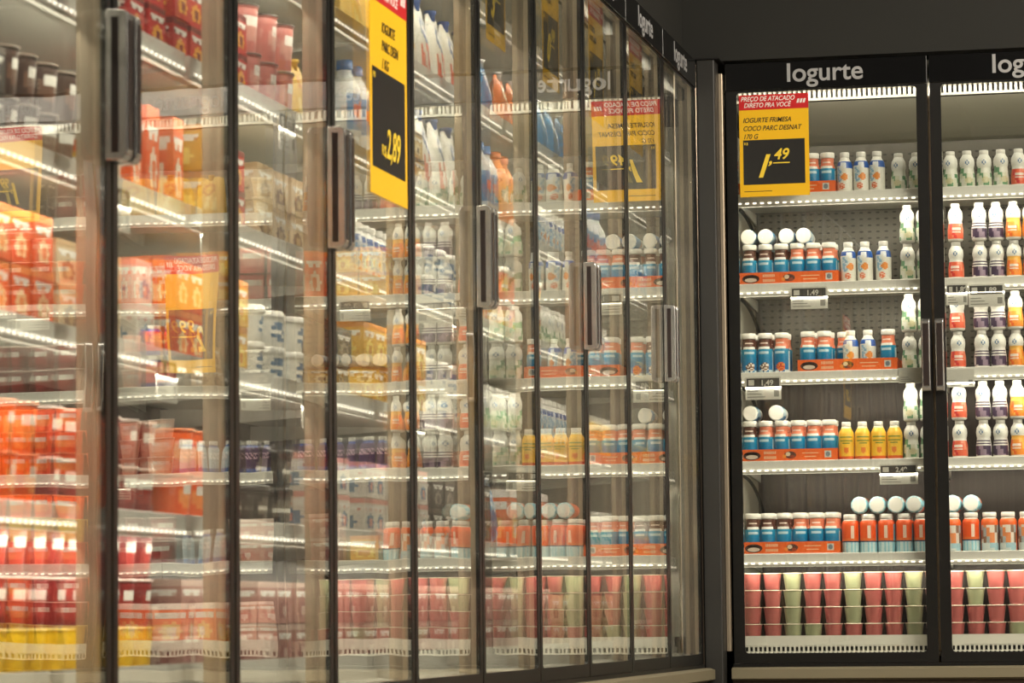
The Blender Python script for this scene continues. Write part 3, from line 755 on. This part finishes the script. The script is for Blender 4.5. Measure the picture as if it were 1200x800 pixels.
# labels: look, place in its row, layer, shelf, door
def door_of(run, s):
    if run == 'B': return '%s facing door' % ORD[max(0, min(3, int((s-BX0)/BW)))]
    return '%s side door from corner' % ORD[max(0, min(9, int((LY0-s)/LW)))]
def shelf_of(run, z, layer):
    zs = ZBACK if run == 'B' else ZLEFT
    for k, v in enumerate(zs):
        if z >= v-.001: return SHL[k]
    return 'bottom deck'
buck = {}
for it in INST:
    o, run, key, s, z, layer, lying = it
    buck.setdefault((run, key, shelf_of(run, z, layer), door_of(run, s), layer, lying), []).append(it)
nl = {}
for k in buck: nl.setdefault((k[0], k[1], k[2], k[3], k[5]), set()).add(k[4])
for (run, key, sh, dr, layer, lying), its in buck.items():
    its.sort(key=lambda i: (round(i[3], 3), -abs(i[0].location.y if run == 'B' else i[0].location.x)))
    cols = sorted(set(round(i[3], 3) for i in its))
    for it in its:
        o = it[0]; a = LOOK[key]; 
        if lying: a = 'lying ' + a
        p = [a]
        same = [i for i in its if round(i[3], 3) == round(it[3], 3)]
        if len(cols) > 1: p.append('%s from left' % ORD[min(19, cols.index(round(it[3], 3)))])
        dd = o.location.y if run == 'B' else -o.location.x
        if len(same) > 1 and dd > .18: p.append('back row')
        L_ = sorted(nl[(run, key, sh, dr, lying)])
        if len(L_) > 1: p.append('%s layer' % {0: 'bottom', len(L_)-1: 'top'}.get(L_.index(layer), ['bottom', 'second', 'third', 'fourth'][L_.index(layer)]))
        p.append(sh); p.append(dr)
        lab = ', '.join(p)
        if len(lab.replace(',', '').split()) > 16: lab = lab.replace(' from corner', '')
        if len(lab.replace(',', '').split()) > 16: lab = lab.replace(' with ', ' ')
        if len(lab.replace(',', '').split()) > 16: lab = lab.replace(' from left', '')
        kind = PROTO[key][0]
        tag(o, lab, CAT[kind], '%ss on the %s, %s' % (a, sh, dr))

# ------------------------------------------------------------------ posters
def poster(run, s, z, d, W_, H_, price, lines, label, tilt=0):
    base = 0 if run == 'B' else R(90)
    o = tag(empty('price_poster', (s, d, z) if run == 'B' else (-d, s, z), base), label, 'poster', 'yellow price posters on the glass doors')
    o.rotation_euler = (0, tilt if run == 'B' else 0, base)
    if run != 'B': o.rotation_euler = (tilt, 0, base)
    k = W_/.229; kz = H_/.338
    MB().box(0, W_, -.001, 0, 0, H_).obj('poster_card', poster_y, o)
    rb = MB().box(0, W_, -.0016, -.0011, H_-.050*kz, H_).obj('header_band', poster_r, o)
    text('band_text', 'PRE\u00c7O DE ATACADO', .0215*kz, (.006*k, -.0020, H_-.021*kz), text_white, rb, shear=.25, bold=.0003, sx=.84*k/kz)
    text('band_text', 'DIRETO PRA VOC\u00ca', .0215*kz, (.016*k, -.0020, H_-.042*kz), text_white, rb, shear=.25, bold=.0003, sx=.84*k/kz)
    lg = MB()
    for q in range(3):
        x = .190*k+q*.010*k; lg.v += [(x, -.0020, H_-.032*kz), (x+.007*k, -.0020, H_-.032*kz), (x+.011*k, -.0020, H_-.018*kz), (x+.004*k, -.0020, H_-.018*kz)]; lg.f.append(tuple(range(4*q, 4*q+4))); lg.c.append(None)
    lg.obj('band_logo', text_white, rb)
    for q, ln in enumerate(lines):
        text('product_text', ln, .0225*kz, ((.012 if W_ < .3 else .07)*k, -.0018, H_-(.092+.027*q)*kz), text_dark, o, shear=.28, bold=.0002, sx=.86*k/kz)
    pk = MB().box(.012*k, W_-.014*k, -.0016, -.0011, .040*kz, .188*kz).obj('price_panel', poster_k, o)
    text('currency_mark', 'R$', .012*kz, (.015*k, -.0024, .172*kz), text_yellow, pk, sx=k/kz)
    big, small_ = price
    if W_ > .3:
        text('price_digits', big+','+small_, .062*kz, (.095*k, -.0024, .062*kz), text_yellow, pk, shear=.2, bold=.001, sx=.78*k/kz); text('currency_mark', 'R$', .024*kz, (.066*k, -.0024, .062*kz), text_yellow, pk); return o
    text('price_digit', big, .102*kz, (.050*k, -.0024, .066*kz), text_yellow, pk, shear=.42, bold=.0036, sx=.8*k/kz)
    text('decimal_comma', ',', .06*kz, (.094*k, -.0024, .108*kz), text_yellow, pk, shear=.3, bold=.001, sx=k/kz)
    text('price_digit', small_, .050*kz, (.112*k, -.0024, .122*kz), text_yellow, pk, shear=.25, bold=.001, sx=.95*k/kz)
    MB().box(.110*k, .165*k, -.0022, -.0017, .108*kz, .1115*kz).obj('underline', text_yellow, pk)
    MB().box(.014*k, .105*k, -.0015, -.0011, .0165*kz, .0185*kz).obj('small_print', text_dark, o)
    return o
FR = ['IOGURTE FRIMESA', 'COCO PARC DESNAT', '170 G']
poster('B', .139, 1.528, -.0068, .230, .338, ('1', '49'), FR, 'yellow poster reading 1,49 on the first facing door', tilt=0)
poster('B', 1.66, .995, -.0068, .20, .40, ('2', '99'), [], 'yellow poster reading 2,99, mirrored in the side doors, on the third facing door')
poster('B', 2.31, 1.53, -.0068, .22, .336, ('1', '99'), [], 'yellow poster reading 1,99 on the fourth facing door, seen mirrored')
poster('L', -4.36, 1.022, -.0088, .31, .47, ('2', '89'), ['IOGURTE', 'PARC DESN', '1 KG'], 'large bright yellow poster reading 2,89 on the seventh side door')
for s_, pr, nm in ((-3.17, ('3', '49'), 'fifth'), (-2.50, ('0', '99'), 'fourth'), (-1.86, ('1', '29'), 'third'), (-1.22, ('4', '79'), 'second')):
    poster('L', s_, 1.535, .0125, .215, .338, pr, ['IOGURTE', 'PARC DESN'], 'yellow poster reading %s,%s behind glass, %s side door from the corner' % (pr[0], pr[1], nm))

# ------------------------------------------------------------------ shelf price tags
def ptag(run, s, z, W_, H_, label, dark=True, tilt=0, d=.0700, price='1,49', lean=0):
    base = 0 if run == 'B' else R(90)
    o = tag(empty('price_tag', (s, d, z) if run == 'B' else (-d, s, z)), label, 'price tag', 'white price tags on the shelf rails')
    o.rotation_euler = (lean, tilt, base) if run == 'B' else (0, 0, base)
    MB().box(0, W_, -.0016, 0, 0, H_).obj('tag_card', tag_w, o)
    if dark:
        b = MB().box(.004, W_-.006, -.0022, -.0017, H_*.55, H_*.93).obj('price_band', tag_g, o)
        text('price_digits', price, H_*.33, (W_*.42, -.0026, H_*.62), tag_w, b, bold=.0006)
        MB().box(.010, .010+W_*.16, -.0025, -.0022, H_*.62, H_*.86).obj('size_mark', tag_w, b)
    ln = MB()
    for q in range(3): ln.box(.006, W_*(.55-.1*q), -.0021, -.0017, H_*(.10+.13*q), H_*(.14+.13*q))
    ln.box(W_*.80, W_*.94, -.0021, -.0017, H_*.12, H_*.40)
    ln.obj('fine_print', mat('grey_print', (150, 148, 142), .6), o)
    hk = MB().box(W_*.2, W_*.8, .0003, .0024, H_*.86, H_).obj('clip', rail_white, o)
    return o
ptag('B', .290, Z2-.086, .122, .073, 'white tag with dark 1,49 band under the second shelf, first facing door')
ptag('B', .135, Z3-.088, .118, .076, 'white tag with dark band under the third shelf, beside the post')
ptag('B', .572, Z4-.082, .124, .066, 'white tag under the fourth shelf below the yellow bottles', price='2,49')
ptag('B', .800, Z2-.088, .070, .070, 'white tag under second shelf, left one right of the door handles', price='1,89')
ptag('B', .873, Z2-.096, .116, .074, 'white tag under second shelf, wider one behind the second facing door', price='1,89')
ptag('B', .640, Z3-.045, .092, .050, 'blank white tag under third shelf, left of the door handles', dark=False)
ptag('B', .790, Z3-.062, .096, .058, 'blank white tag under third shelf, right of the door handles', dark=False)
for x, k, lb in ((1.15, 1, 'white tag under second shelf at far right of second facing door'), (1.50, 2, 'white tag under third shelf of the third facing door'), (2.0, 3, 'white tag under fourth shelf of the third facing door'), (2.3, 1, 'white tag under second shelf of the fourth facing door')):
    ptag('B', x, ZBACK[k]-.085, .11, .07, lb, price='3,99')
for y, k in ((-5.75, 3), (-5.25, 3), (-4.75, 2), (-4.35, 2), (-4.55, 3), (-3.9, 1), (-3.3, 3), (-3.1, 1), (-2.5, 2), (-4.6, 4), (-3.7, 4), (-5.5, 4), (-1.7, 3)):
    di = int((LY0-y)/LW)
    ptag('L', y, ZLEFT[k]-.090, .11, .075, 'white tag under the %s, %s side door from corner' % (SHL[k], ORD[di]) + (', left one' if (y, k) in ((-4.75, 2), ) else ', right one' if (y, k) == (-4.35, 2) else ''), price='4,99')

# ------------------------------------------------------------------ cables by the cooler's end wall
zz = [Z1, Z2, Z3, Z4]
for k, z in enumerate(zz):
    z2 = (ZBACK+[DK])[k+1]
    o = tube('power_cable', [(.121, .105, z-.046), (.124, .20, z-.052), (.135, .30, z-.09), (.150, .36, z-.16), (.155, .40, z-.24)], .0055, cable_m)
    tag(o, 'black power cable curving down from the %s near the post' % SHL[k], 'cable', 'black shelf lamp cables')
